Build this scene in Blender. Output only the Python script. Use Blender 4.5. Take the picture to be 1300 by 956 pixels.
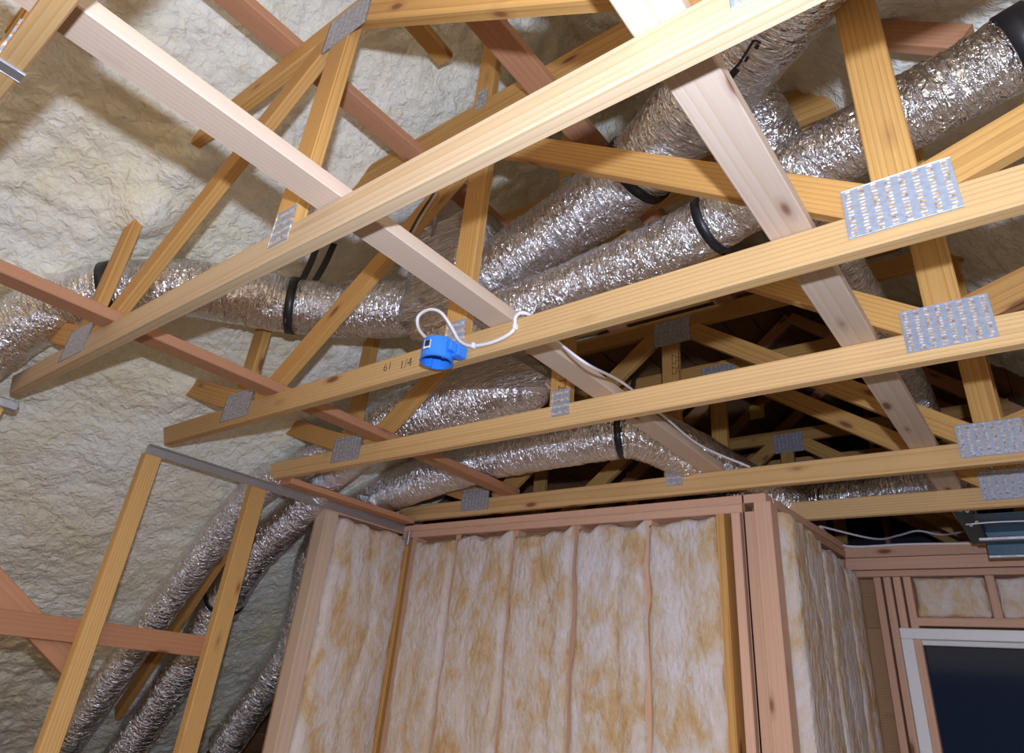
import bpy, math, random
import numpy as np
from mathutils import Matrix, Vector

# ------------------------------------------------------------------ camera, world, lights, exposure
for o in list(bpy.data.objects):
    bpy.data.objects.remove(o, do_unlink=True)
S = bpy.context.scene
C = S.collection
EYE = 1.6                                    # height of the camera above the floor
CAM = np.array([0.0, 0.0, EYE])
FPX, PPX, PPY = 842.45, 650.0, 433.5         # focal length and optical centre in photo pixels
# rows: camera right, down and forward in the world (x along the trusses, y across them, z up)
RC = np.array([[0.787407085, 0.609999146, 0.088831999],
               [-0.223826074, 0.417193411, -0.880824356],
               [-0.574362230, 0.673684421, 0.465034762]])
cd = bpy.data.cameras.new('camera')
cam = bpy.data.objects.new('camera', cd)
C.objects.link(cam)
cd.sensor_fit = 'HORIZONTAL'
cd.sensor_width = 36.0
cd.lens = FPX / 1300.0 * 36.0
cd.shift_y = -(478.0 - PPY) / 1300.0
cd.clip_start = 0.02
m = Matrix.Identity(4)
for i in range(3):
    m[i][0] = RC[0][i]; m[i][1] = -RC[1][i]; m[i][2] = -RC[2][i]; m[i][3] = CAM[i]
cam.matrix_world = m
S.camera = cam

W = bpy.data.worlds.new('world')
S.world = W
W.use_nodes = True
W.node_tree.nodes['Background'].inputs[0].default_value = (1.0, 0.79, 0.50, 1)
W.node_tree.nodes['Background'].inputs[1].default_value = 1.75

fl = bpy.data.lights.new('camera_flash', 'POINT')     # the photographer's flash, above the lens
fl.energy = 175.0
fl.color = (0.66, 0.76, 1.0)
fl.shadow_soft_size = 0.022
flo = bpy.data.objects.new('camera_flash', fl)
C.objects.link(flo)
flo.location = CAM + 0.215 * (-RC[1]) + 0.02 * RC[0] - 0.02 * RC[2]

S.view_settings.view_transform = 'Standard'
S.view_settings.look = 'None'
S.view_settings.gamma = 1.0
S.view_settings.exposure = 0.2
S.view_settings.use_curve_mapping = False

# ------------------------------------------------------------------ pixel helpers
def ray(p):
    return RC.T @ np.array([p[0] - PPX, p[1] - PPY, FPX])
def ony(p, y):
    v = ray(p); return v * (y / v[1])
def onz(p, z):
    v = ray(p); return v * (z / v[2])
def onx(p, x):
    v = ray(p); return v * (x / v[0])
# all coordinates below are relative to the eye (z up from eye height); wz() lifts them to the floor datum
def wz(p):
    return Vector((float(p[0]), float(p[1]), float(p[2]) + EYE))

# ------------------------------------------------------------------ noise (numpy)
_rs = np.random.RandomState(7)
_T = _rs.rand(64, 64, 64)
def vnoise(P):
    P = np.asarray(P, float)
    i = np.floor(P).astype(int); f = P - i; f = f * f * (3 - 2 * f)
    out = 0
    for dx in (0, 1):
        for dy in (0, 1):
            for dz in (0, 1):
                w = (f[..., 0] if dx else 1 - f[..., 0]) * (f[..., 1] if dy else 1 - f[..., 1]) * (f[..., 2] if dz else 1 - f[..., 2])
                out = out + w * _T[(i[..., 0] + dx) & 63, (i[..., 1] + dy) & 63, (i[..., 2] + dz) & 63]
    return out * 2 - 1
_CX = _rs.rand(128, 128); _CY = _rs.rand(128, 128)
def worley(u, v):
    iu = np.floor(u).astype(int); iv = np.floor(v).astype(int)
    best = np.full(u.shape, 9.0)
    for a in (-1, 0, 1):
        for b in (-1, 0, 1):
            cx = iu + a + _CX[(iu + a) & 127, (iv + b) & 127]
            cy = iv + b + _CY[(iu + a) & 127, (iv + b) & 127]
            best = np.minimum(best, (cx - u) ** 2 + (cy - v) ** 2)
    return np.sqrt(best)

# ------------------------------------------------------------------ materials
def nt(name):
    mt = bpy.data.materials.new(name); mt.use_nodes = True
    t = mt.node_tree; t.nodes.clear()
    out = t.nodes.new('ShaderNodeOutputMaterial'); b = t.nodes.new('ShaderNodeBsdfPrincipled')
    t.links.new(b.outputs[0], out.inputs[0])
    return mt, t, b
def N(t, kind, **kw):
    n = t.nodes.new('ShaderNode' + kind)
    for k, v in kw.items():
        if k.startswith('i_'):
            key = k[2:]
            n.inputs[int(key) if key.isdigit() else key].default_value = v
        else:
            setattr(n, k, v)
    return n
def ramp(t, src, stops):
    r = t.nodes.new('ShaderNodeValToRGB')
    e = r.color_ramp.elements
    while len(e) < len(stops): e.new(0.5)
    for el, (p, c) in zip(e, stops):
        el.position = p; el.color = (*c, 1) if len(c) == 3 else c
    t.links.new(src, r.inputs[0])
    return r
def mixc(t, fac, a, b, mode='MIX'):
    mx = t.nodes.new('ShaderNodeMix'); mx.data_type = 'RGBA'; mx.blend_type = mode
    for sock, val in ((mx.inputs[0], fac), (mx.inputs[6], a), (mx.inputs[7], b)):
        if hasattr(val, 'links') or hasattr(val, 'is_linked'):
            t.links.new(val, sock)
        else:
            sock.default_value = val if not isinstance(val, tuple) else (*val, 1)
    return mx.outputs[2]
def wood(name, light, dark, knot=(0.20, 0.07, 0.03), contrast=0.80, rough=0.62, speck=True):
    mt, t, b = nt(name)
    tc = N(t, 'TexCoord'); oi = N(t, 'ObjectInfo')
    mul = N(t, 'VectorMath', operation='MULTIPLY'); mul.inputs[1].default_value = (0.10, 1, 1)
    t.links.new(tc.outputs['Object'], mul.inputs[0])
    wn = N(t, 'TexWhiteNoise', noise_dimensions='1D'); t.links.new(oi.outputs['Random'], wn.inputs['W'])
    sub = N(t, 'VectorMath', operation='MULTIPLY_ADD'); sub.inputs[1].default_value = (7, .16, .16); sub.inputs[2].default_value = (-3, -.08, -.08)
    t.links.new(wn.outputs['Color'], sub.inputs[0])
    add = N(t, 'VectorMath', operation='ADD'); t.links.new(mul.outputs[0], add.inputs[0]); t.links.new(sub.outputs[0], add.inputs[1])
    wv = N(t, 'TexWave', wave_type='RINGS', rings_direction='X', wave_profile='SAW')
    for k, v in dict(Scale=26.0, Distortion=4.5, Detail=2.0).items(): wv.inputs[k].default_value = v
    wv.inputs['Detail Scale'].default_value = 0.25
    t.links.new(add.outputs[0], wv.inputs['Vector'])
    fib = N(t, 'TexNoise', i_Scale=1.0, i_Detail=4.0)
    m2 = N(t, 'VectorMath', operation='MULTIPLY'); m2.inputs[1].default_value = (6, 260, 260)
    t.links.new(tc.outputs['Object'], m2.inputs[0]); t.links.new(m2.outputs[0], fib.inputs['Vector'])
    r1 = ramp(t, wv.outputs['Fac'], [(0.0, light), (0.62, tuple(light[i] * .72 + dark[i] * .28 for i in range(3))), (0.95, tuple(light[i] * (1 - contrast) + dark[i] * contrast for i in range(3))), (1.0, light)])
    c1 = mixc(t, 0.22, r1.outputs[0], ramp(t, fib.outputs['Fac'], [(0.3, dark), (0.7, light)]).outputs[0])
    big = N(t, 'TexNoise', i_Scale=1.6, i_Detail=2.0); t.links.new(add.outputs[0], big.inputs['Vector'])
    c2 = mixc(t, ramp(t, big.outputs['Fac'], [(0.4, (0, 0, 0)), (0.75, (.5, .5, .5))]).outputs[0], c1, tuple(x * .82 for x in dark))
    # knots: sparse, drawn out along the grain
    m3 = N(t, 'VectorMath', operation='MULTIPLY_ADD'); m3.inputs[1].default_value = (3.6, 10.5, 10.5)
    sc = N(t, 'VectorMath', operation='SCALE'); sc.inputs['Scale'].default_value = 40.0
    t.links.new(wn.outputs['Color'], sc.inputs[0])
    t.links.new(tc.outputs['Object'], m3.inputs[0]); t.links.new(sc.outputs[0], m3.inputs[2])
    vo = N(t, 'TexVoronoi', i_Scale=1.0); t.links.new(m3.outputs[0], vo.inputs['Vector'])
    sepc = N(t, 'SeparateColor'); t.links.new(vo.outputs['Color'], sepc.inputs[0])
    gate = N(t, 'Math', operation='GREATER_THAN'); gate.inputs[1].default_value = 0.40; t.links.new(sepc.outputs[0], gate.inputs[0])
    kr = ramp(t, vo.outputs['Distance'], [(0.0, (1, 1, 1)), (0.10, (.85, .85, .85)), (0.145, (0.25, 0.25, 0.25)), (0.24, (0, 0, 0))])
    km = N(t, 'Math', operation='MULTIPLY'); t.links.new(kr.outputs[0], km.inputs[0]); t.links.new(gate.outputs[0], km.inputs[1])
    c3 = mixc(t, km.outputs[0], c2, knot)
    # board to board difference
    hs = N(t, 'HueSaturation')
    mr = N(t, 'MapRange'); mr.inputs[3].default_value = 0.86; mr.inputs[4].default_value = 1.12
    t.links.new(oi.outputs['Random'], mr.inputs[0]); t.links.new(mr.outputs[0], hs.inputs['Value'])
    t.links.new(c3, hs.inputs['Color'])
    t.links.new(hs.outputs[0], b.inputs['Base Color'])
    b.inputs['Roughness'].default_value = rough
    b.inputs['Specular IOR Level'].default_value = 0.3
    bp = N(t, 'Bump', i_Strength=0.18, i_Distance=0.002); t.links.new(fib.outputs['Fac'], bp.inputs['Height'])
    t.links.new(bp.outputs[0], b.inputs['Normal'])
    return mt
M = {}
M['pine'] = wood('yellow_pine', (0.74, 0.51, 0.245), (0.54, 0.28, 0.085))
M['cream'] = wood('flash_washed_pine', (0.55, 0.42, 0.265), (0.44, 0.27, 0.12), knot=(0.25, 0.09, 0.06))  # pine for the front beam, with the flash's bleaching in its colour
M['amber'] = wood('amber_pine', (0.74, 0.47, 0.18), (0.52, 0.26, 0.07))
M['web'] = wood('orange_pine', (0.68, 0.40, 0.13), (0.42, 0.19, 0.045))
M['pale'] = wood('pale_spruce', (0.68, 0.55, 0.435), (0.55, 0.37, 0.23), contrast=0.6)
M['fir'] = wood('red_fir', (0.60, 0.31, 0.17), (0.40, 0.17, 0.08), contrast=0.5)
M['stud'] = wood('pink_stud', (0.74, 0.47, 0.33), (0.56, 0.31, 0.19), contrast=0.45)
M['deck'] = wood('roof_boards', (0.40, 0.24, 0.12), (0.25, 0.13, 0.06))

def plain(name, col, rough=0.5, metal=0.0, bump=None, spec=0.5):
    mt, t, b = nt(name)
    b.inputs['Base Color'].default_value = (*col, 1); b.inputs['Roughness'].default_value = rough
    b.inputs['Metallic'].default_value = metal; b.inputs['Specular IOR Level'].default_value = spec
    if bump:
        tc = N(t, 'TexCoord'); no = N(t, 'TexNoise', i_Scale=bump[0], i_Detail=4.0)
        t.links.new(tc.outputs['Object'], no.inputs['Vector'])
        bp = N(t, 'Bump', i_Strength=bump[1], i_Distance=0.01); t.links.new(no.outputs['Fac'], bp.inputs['Height'])
        t.links.new(bp.outputs[0], b.inputs['Normal'])
    return mt
M['steel'] = plain('galvanised_strip', (0.50, 0.51, 0.53), 0.45, 0.85, (60, .15))
M['sheet'] = plain('sheet_metal', (0.07, 0.105, 0.125), 0.40, 0.9, (9, .1))
M['black'] = plain('black_strap', (0.012, 0.012, 0.014), 0.42)
M['white'] = plain('white_cable', (0.78, 0.76, 0.80), 0.4)
M['frame'] = plain('white_frame', (0.80, 0.80, 0.82), 0.4)
M['blue'] = plain('blue_plastic', (0.035, 0.24, 0.80), 0.36)
M['ink'] = plain('marker_ink', (0.03, 0.02, 0.02), 0.7)
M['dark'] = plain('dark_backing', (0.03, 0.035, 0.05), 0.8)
M['label'] = plain('paper_label', (0.75, 0.75, 0.75), 0.7)
M['yellow'] = plain('yellow_tag', (0.75, 0.58, 0.06), 0.6)
M['floor'] = plain('plywood_floor', (0.14, 0.11, 0.08), 0.7, 0, (5, .3))

def plate_mat():
    mt, t, b = nt('toothed_plate')
    tc = N(t, 'TexCoord'); sx = N(t, 'SeparateXYZ'); t.links.new(tc.outputs['Object'], sx.inputs[0])
    def cell(sock, pitch, lo, hi):
        d = N(t, 'Math', operation='DIVIDE'); d.inputs[1].default_value = pitch; t.links.new(sock, d.inputs[0])
        f = N(t, 'Math', operation='FRACT'); t.links.new(d.outputs[0], f.inputs[0])
        g = N(t, 'Math', operation='GREATER_THAN'); g.inputs[1].default_value = lo; t.links.new(f.outputs[0], g.inputs[0])
        l = N(t, 'Math', operation='LESS_THAN'); l.inputs[1].default_value = hi; t.links.new(f.outputs[0], l.inputs[0])
        x = N(t, 'Math', operation='MULTIPLY'); t.links.new(g.outputs[0], x.inputs[0]); t.links.new(l.outputs[0], x.inputs[1])
        return x.outputs[0]
    a = cell(sx.outputs[0], 0.0256, 0.28, 0.72); c = cell(sx.outputs[2], 0.0088, 0.25, 0.75)
    mk = N(t, 'Math', operation='MULTIPLY'); t.links.new(a, mk.inputs[0]); t.links.new(c, mk.inputs[1])
    no = N(t, 'TexNoise', i_Scale=90.0, i_Detail=3.0); t.links.new(tc.outputs['Object'], no.inputs['Vector'])
    slot = ramp(t, no.outputs['Fac'], [(0.35, (0.30, 0.13, 0.04)), (0.5, (0.72, 0.5, 0.3)), (0.65, (0.80, 0.75, 0.72))])
    zinc = ramp(t, no.outputs['Fac'], [(0.3, (0.36, 0.41, 0.50)), (0.7, (0.46, 0.52, 0.62))])
    t.links.new(mixc(t, mk.outputs[0], zinc.outputs[0], slot.outputs[0]), b.inputs['Base Color'])
    mm = N(t, 'MapRange'); mm.inputs[3].default_value = 0.55; mm.inputs[4].default_value = 0.0
    t.links.new(mk.outputs[0], mm.inputs[0]); t.links.new(mm.outputs[0], b.inputs['Metallic'])
    b.inputs['Roughness'].default_value = 0.48
    bp = N(t, 'Bump', i_Strength=0.6, i_Distance=0.002); bp.invert = True
    t.links.new(mk.outputs[0], bp.inputs['Height']); t.links.new(bp.outputs[0], b.inputs['Normal'])
    return mt
M['plate'] = plate_mat()

def foil_mat():
    mt, t, b = nt('crinkled_foil')
    tc = N(t, 'TexCoord')
    uv = N(t, 'UVMap')
    mp = N(t, 'Mapping'); mp.inputs['Scale'].default_value = (5, 62, 1); t.links.new(uv.outputs[0], mp.inputs[0])
    n1 = N(t, 'TexNoise', i_Scale=1.0, i_Detail=3.0, i_Distortion=0.9); n1.inputs['Roughness'].default_value = 0.55
    t.links.new(mp.outputs[0], n1.inputs['Vector'])
    s1 = N(t, 'Math', operation='SUBTRACT'); s1.inputs[1].default_value = 0.5; t.links.new(n1.outputs['Fac'], s1.inputs[0])
    ab = N(t, 'Math', operation='ABSOLUTE'); t.links.new(s1.outputs[0], ab.inputs[0])
    n2 = N(t, 'TexNoise', i_Scale=34.0, i_Detail=3.0, i_Distortion=1.0); t.links.new(tc.outputs['Object'], n2.inputs['Vector'])
    ad = N(t, 'Math', operation='MULTIPLY_ADD'); ad.inputs[1].default_value = 0.22
    t.links.new(n2.outputs['Fac'], ad.inputs[0]); t.links.new(ab.outputs[0], ad.inputs[2])
    bp = N(t, 'Bump', i_Strength=1.0, i_Distance=0.035); t.links.new(ad.outputs[0], bp.inputs['Height'])
    t.links.new(bp.outputs[0], b.inputs['Normal'])
    b.inputs['Base Color'].default_value = (0.92, 0.91, 0.92, 1)
    b.inputs['Metallic'].default_value = 1.0; b.inputs['Roughness'].default_value = 0.20
    return mt
M['foil'] = foil_mat()

def foam_mat():
    mt, t, b = nt('spray_foam')
    tc = N(t, 'TexCoord')
    n1 = N(t, 'TexNoise', i_Scale=2.2, i_Detail=4.0); t.links.new(tc.outputs['Object'], n1.inputs['Vector'])
    n2 = N(t, 'TexNoise', i_Scale=22.0, i_Detail=5.0, i_Distortion=0.8); t.links.new(tc.outputs['Object'], n2.inputs['Vector'])
    c = ramp(t, n1.outputs['Fac'], [(0.3, (0.84, 0.78, 0.56)), (0.48, (0.88, 0.85, 0.71)), (0.7, (0.91, 0.895, 0.82))])
    c2 = mixc(t, ramp(t, n2.outputs['Fac'], [(0.3, (.45, .45, .45)), (0.5, (0, 0, 0))]).outputs[0], c.outputs[0], (0.80, 0.71, 0.46))
    t.links.new(c2, b.inputs['Base Color'])
    b.inputs['Roughness'].default_value = 0.7; b.inputs['Specular IOR Level'].default_value = 0.25
    n3 = N(t, 'TexNoise', i_Scale=30.0, i_Detail=5.0, i_Distortion=0.8); t.links.new(tc.outputs['Object'], n3.inputs['Vector'])
    bp = N(t, 'Bump', i_Strength=0.8, i_Distance=0.025); t.links.new(n3.outputs['Fac'], bp.inputs['Height'])
    t.links.new(bp.outputs[0], b.inputs['Normal'])
    return mt
M['foam'] = foam_mat()
def batt_mat():
    mt, t, b = nt('glass_wool')
    tc = N(t, 'TexCoord'); oi = N(t, 'ObjectInfo')
    ad = N(t, 'VectorMath', operation='ADD'); sc = N(t, 'VectorMath', operation='SCALE'); sc.inputs['Scale'].default_value = 9.0
    cb = N(t, 'CombineXYZ')
    for i in range(3): t.links.new(oi.outputs['Random'], cb.inputs[i])
    t.links.new(cb.outputs[0], sc.inputs[0]); t.links.new(tc.outputs['Object'], ad.inputs[0]); t.links.new(sc.outputs[0], ad.inputs[1])
    mu = N(t, 'VectorMath', operation='MULTIPLY'); mu.inputs[1].default_value = (1, 1, .6); t.links.new(ad.outputs[0], mu.inputs[0])
    n1 = N(t, 'TexNoise', i_Scale=8.0, i_Detail=7.0, i_Distortion=0.5); n1.inputs['Roughness'].default_value = .66
    t.links.new(mu.outputs[0], n1.inputs['Vector'])
    c = ramp(t, n1.outputs['Fac'], [(0.28, (0.55, 0.33, 0.14)), (0.40, (0.65, 0.47, 0.27)), (0.49, (0.69, 0.585, 0.475)), (0.63, (0.76, 0.70, 0.69))])
    t.links.new(c.outputs[0], b.inputs['Base Color'])
    b.inputs['Roughness'].default_value = 0.95; b.inputs['Specular IOR Level'].default_value = 0.05
    n2 = N(t, 'TexNoise', i_Scale=45.0, i_Detail=5.0); t.links.new(mu.outputs[0], n2.inputs['Vector'])
    bp = N(t, 'Bump', i_Strength=0.7, i_Distance=0.02); t.links.new(n2.outputs['Fac'], bp.inputs['Height'])
    t.links.new(bp.outputs[0], b.inputs['Normal'])
    return mt
M['batt'] = batt_mat()
def glass_mat():
    mt, t, b = nt('dark_pane')
    b.inputs['Base Color'].default_value = (0.010, 0.022, 0.05, 1); b.inputs['Roughness'].default_value = 0.08; b.inputs['Specular IOR Level'].default_value = 0.12
    return mt
M['glass'] = glass_mat()

# ------------------------------------------------------------------ object helpers
def link(name, me, mat=None, parent=None, mw=None):
    o = bpy.data.objects.new(name, me); C.objects.link(o)
    if mat is not None and me is not None and not me.materials: me.materials.append(mat)
    if parent is not None:
        o.parent = parent
        o.matrix_parent_inverse = Matrix.Identity(4)
        if mw is not None: o.matrix_basis = Matrix.Translation(-PL[parent.name]) @ mw
    elif mw is not None:
        o.matrix_basis = mw
    PL[o.name] = o.matrix_basis.to_translation() if parent is None else PL[parent.name] + o.matrix_basis.to_translation()
    return o
PL = {}                                      # world position of every (unrotated) empty
def tag(o, label=None, cat=None, group=None, kind=None):
    if label: o['label'] = label
    if cat: o['category'] = cat
    if group: o['group'] = group
    if kind: o['kind'] = kind
    return o
def thing(name, loc, label, cat=None, group=None, kind=None):
    o = bpy.data.objects.new(name, None); C.objects.link(o)
    o.empty_display_size = 0.1
    o.location = wz(loc); PL[o.name] = wz(loc)
    return tag(o, label, cat, group, kind)
def mesh(name, verts, faces, smooth=False, uv=None):
    me = bpy.data.meshes.new(name)
    me.from_pydata([tuple(map(float, v)) for v in verts], [], faces)
    if smooth: me.polygons.foreach_set('use_smooth', [True] * len(me.polygons))
    me.update()
    return me
_cache = {}
def board_mesh(L, w, t, s0=0.0, s1=0.0, ch=0.003):
    """sawn board: length on x, thickness on y, width on z, chamfered long edges; s0/s1 skew the ends"""
    k = tuple(round(v, 4) for v in (L, w, t, s0, s1, ch))
    a, b = t / 2, w / 2
    prof = [(-a, -b + ch), (-a + ch, -b), (a - ch, -b), (a, -b + ch), (a, b - ch), (a - ch, b), (-a + ch, b), (-a, b - ch)]
    vs = []
    for x, s in ((0, s0), (L, s1)):
        for (y, z) in prof: vs.append((x + s * z / b, y, z))
    fs = [(i, (i + 1) % 8, 8 + (i + 1) % 8, 8 + i) for i in range(8)]
    fs = [tuple(reversed(f)) for f in fs]
    fs += [tuple(range(8)), tuple(range(15, 7, -1))]
    if k in _cache: return _cache[k]
    return mesh('board', vs, fs), k
def board(name, p0, p1, w, t, mat, parent=None, normal=(0, 1, 0), s0=0, s1=0, roll=0.0):
    """p0, p1: ends of the centre line; normal: direction of the thin side"""
    a, b = Vector(p0), Vector(p1)
    X = (b - a); L = X.length; X.normalize()
    Y = Vector(normal); Y = (Y - X * Y.dot(X)).normalized()
    Z = X.cross(Y)
    if roll:
        q = Matrix.Rotation(roll, 3, X); Y = q @ Y; Z = q @ Z
    r = board_mesh(L, w, t, s0, s1)
    if isinstance(r, tuple):
        me, k = r
    else:
        me, k = r, None
    if me.materials and me.materials[0] != mat:
        me = me.copy(); me.materials.clear()
    elif k is not None:
        _cache[k] = me
    P = wz(a)
    mw = Matrix(((X.x, Y.x, Z.x, P.x), (X.y, Y.y, Z.y, P.y), (X.z, Y.z, Z.z, P.z), (0, 0, 0, 1)))
    return link(name, me, mat, parent, mw)
def slab(name, lo, hi, mat, parent=None):
    """axis aligned piece given by two corners, origin at its centre"""
    lo = np.array(lo, float); hi = np.array(hi, float)
    c = (lo + hi) / 2; h = (hi - lo) / 2
    e = min(0.003, h.min() * .45)
    import bmesh
    bm = bmesh.new(); bmesh.ops.create_cube(bm, size=2)
    for v in bm.verts: v.co = Vector((v.co.x * h[0], v.co.y * h[1], v.co.z * h[2]))
    bmesh.ops.bevel(bm, geom=list(bm.edges), offset=e, segments=1, affect='EDGES')
    me = bpy.data.meshes.new(name); bm.to_mesh(me); bm.free()
    return link(name, me, mat, parent, Matrix.Translation(wz(c)))
def catmull(pts, step):
    pts = np.array(pts, float)
    ext = np.vstack([2 * pts[0] - pts[1], pts, 2 * pts[-1] - pts[-2]])
    out = []
    for i in range(1, len(ext) - 2):
        p0, p1, p2, p3 = ext[i - 1:i + 3]
        n = max(2, int(np.linalg.norm((p2 - p1)[:3]) / step))
        for k in range(n):
            t = k / n
            out.append(.5 * ((2 * p1) + (-p0 + p2) * t + (2 * p0 - 5 * p1 + 4 * p2 - p3) * t * t + (-p0 + 3 * p1 - 3 * p2 + p3) * t ** 3))
    out.append(ext[-2])
    return np.array(out)
def frames(P):
    T = np.gradient(P, axis=0); T /= np.linalg.norm(T, axis=1)[:, None]
    u = np.cross(T[0], [0, 0, 1.0]); u /= np.linalg.norm(u)
    U = [u]
    for k in range(1, len(P)):
        u = U[-1] - T[k] * (U[-1] @ T[k]); U.append(u / np.linalg.norm(u))
    U = np.array(U); V = np.cross(T, U)
    return T, U, V
def tube_mesh(name, pts, rad, nseg=10, step=0.01, wr=0.0, seed=0.0, cap=True, squash=1.0, coil=0.0):
    """pts (x,y,z) or (x,y,z,r); wr = height of the crosswise wrinkles"""
    pts = [tuple(p) if len(p) == 4 else (*p, rad) for p in pts]
    Q = catmull(pts, step); P = Q[:, :3]; Rr = Q[:, 3]
    T, U, V = frames(P)
    s = np.concatenate([[0], np.cumsum(np.linalg.norm(np.diff(P, axis=0), axis=1))])
    th = np.linspace(0, 2 * np.pi, nseg, endpoint=False)
    ss, tt = np.meshgrid(s, th, indexing='ij')
    r = np.repeat(Rr[:, None], nseg, 1)
    if wr:
        ct, st = np.cos(tt), np.sin(tt)
        n1 = vnoise(np.stack([ss * 34 + seed, ct * 1.3 + 9, st * 1.3 + 5 + seed], -1))
        n2 = vnoise(np.stack([ss * 75 + 3 * seed, ct * 3.1 + 20, st * 3.1 + 31], -1))
        n3 = vnoise(np.stack([ss * 7 + seed, ct * 1.1 + 2, st * 1.1 + 40], -1))
        r = r + wr * (1 - 2 * np.abs(n1)) + wr * .6 * (1 - 2 * np.abs(n2)) + wr * 1.6 * n3
        if coil: r = r + coil * np.abs(np.sin(ss * np.pi / 0.045 + tt * .5))
    X = P[:, None, :] + r[..., None] * (np.cos(tt)[..., None] * U[:, None, :] + squash * np.sin(tt)[..., None] * V[:, None, :])
    n = len(P)
    base = X.reshape(-1, 3)
    c0 = P.mean(0)
    vs = base - c0
    fs = []
    for i in range(n - 1):
        for j in range(nseg):
            k = (j + 1) % nseg
            fs.append((i * nseg + j, i * nseg + k, (i + 1) * nseg + k, (i + 1) * nseg + j))
    if cap:
        fs.append(tuple(range(nseg - 1, -1, -1))); fs.append(tuple((n - 1) * nseg + j for j in range(nseg)))
    me = mesh(name, vs, fs, True)
    if wr:
        uvl = me.uv_layers.new(name='UVMap')
        vi = np.empty(len(me.loops), int); me.loops.foreach_get('vertex_index', vi)
        a = tt.reshape(-1)[vi] / (2 * np.pi); b = ss.reshape(-1)[vi]
        # mirror u so that the pattern closes without a seam
        a = 1 - np.abs(2 * a - 1)
        uvl.data.foreach_set('uv', np.stack([a, b], 1).reshape(-1))
    return me, c0
def tube(name, pts, rad, mat, parent=None, **kw):
    me, c0 = tube_mesh(name, pts, rad, **kw)
    return link(name, me, mat, parent, Matrix.Translation(wz(c0)))
def band(name, c, axis, r, width, mat, parent=None, th=0.004, nseg=40):
    """closed strap round a duct"""
    ax = Vector(axis).normalized(); u = ax.orthogonal().normalized(); v = ax.cross(u)
    vs = []; fs = []
    for j in range(nseg):
        a = 2 * math.pi * j / nseg; d = u * math.cos(a) + v * math.sin(a)
        wob = 1 + .012 * math.sin(3 * a + 1)
        for rr, s in ((r * wob, -1), (r * wob + th, -1), (r * wob + th, 1), (r * wob, 1)):
            vs.append(d * rr + ax * (s * width / 2))
    for j in range(nseg):
        k = (j + 1) % nseg
        for q in range(4):
            fs.append((j * 4 + q, k * 4 + q, k * 4 + (q + 1) % 4, j * 4 + (q + 1) % 4))
    me = mesh(name, vs, fs, True)
    return link(name, me, mat, parent, Matrix.Translation(wz(c)))
def ribbon(name, pts, width, th, across, mat, parent=None, step=0.02):
    """flat strap along pts, lying across the given direction"""
    P = catmull(pts, step); T = np.gradient(P, axis=0); T /= np.linalg.norm(T, axis=1)[:, None]
    A = np.array(across, float)
    A = A[None, :] - T * (T @ A)[:, None]; A /= np.linalg.norm(A, axis=1)[:, None]
    B = np.cross(T, A); c0 = P.mean(0)
    vs = []; fs = []
    for p, a, b in zip(P, A, B):
        for sa, sb in ((-1, -1), (1, -1), (1, 1), (-1, 1)):
            vs.append(p - c0 + a * sa * width / 2 + b * sb * th / 2)
    n = len(P)
    for i in range(n - 1):
        for q in range(4):
            fs.append((i * 4 + q, i * 4 + (q + 1) % 4, i * 4 + 4 + (q + 1) % 4, i * 4 + 4 + q))
    fs.append((3, 2, 1, 0)); fs.append(tuple((n - 1) * 4 + q for q in range(4)))
    return link(name, mesh(name, vs, fs), mat, parent, Matrix.Translation(wz(c0)))
def writing(name, text, p, size, xdir, up, mat, parent):
    cu = bpy.data.curves.new(name, 'FONT'); cu.body = text; cu.size = size; cu.extrude = 0.0003
    cu.offset = -0.0006 * (size / .03)
    cu.align_x = 'CENTER'; cu.align_y = 'CENTER'
    tmp = bpy.data.objects.new(name + '_tmp', cu); C.objects.link(tmp)
    me = bpy.data.meshes.new_from_object(tmp.evaluated_get(bpy.context.evaluated_depsgraph_get()))
    bpy.data.objects.remove(tmp, do_unlink=True)
    X = Vector(xdir).normalized(); Y = Vector(up); Y = (Y - X * Y.dot(X)).normalized(); Z = X.cross(Y)
    P = wz(p)
    mw = Matrix(((X.x, Y.x, Z.x, P.x), (X.y, Y.y, Z.y, P.y), (X.z, Y.z, Z.z, P.z), (0, 0, 0, 1)))
    return link(name, me, mat, parent, mw)
def copy_tree(o, delta, parent=None):
    c = o.copy(); C.objects.link(c); c.parent = parent
    if parent is None:
        c.location = o.location + Vector(delta); PL[c.name] = c.location.copy()
    for ch in list(o.children):
        copy_tree(ch, (0, 0, 0), c)
    return c

# ------------------------------------------------------------------ the setting: floor, roof with foam, walls
SL = 0.82                                    # roof slope
RIDGE = -1.21
def roofL(x): return 1.17 + SL * (x + 3.08)
def roofR(x): return 1.37 + SL * (0.42 - x)
FLOOR = -EYE
tag(slab('floor', (-6.6, -9.0, FLOOR - .05), (9.0, 7.2, FLOOR), M['floor']), 'plywood floor of the unfinished room', None, kind='structure')

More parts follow.
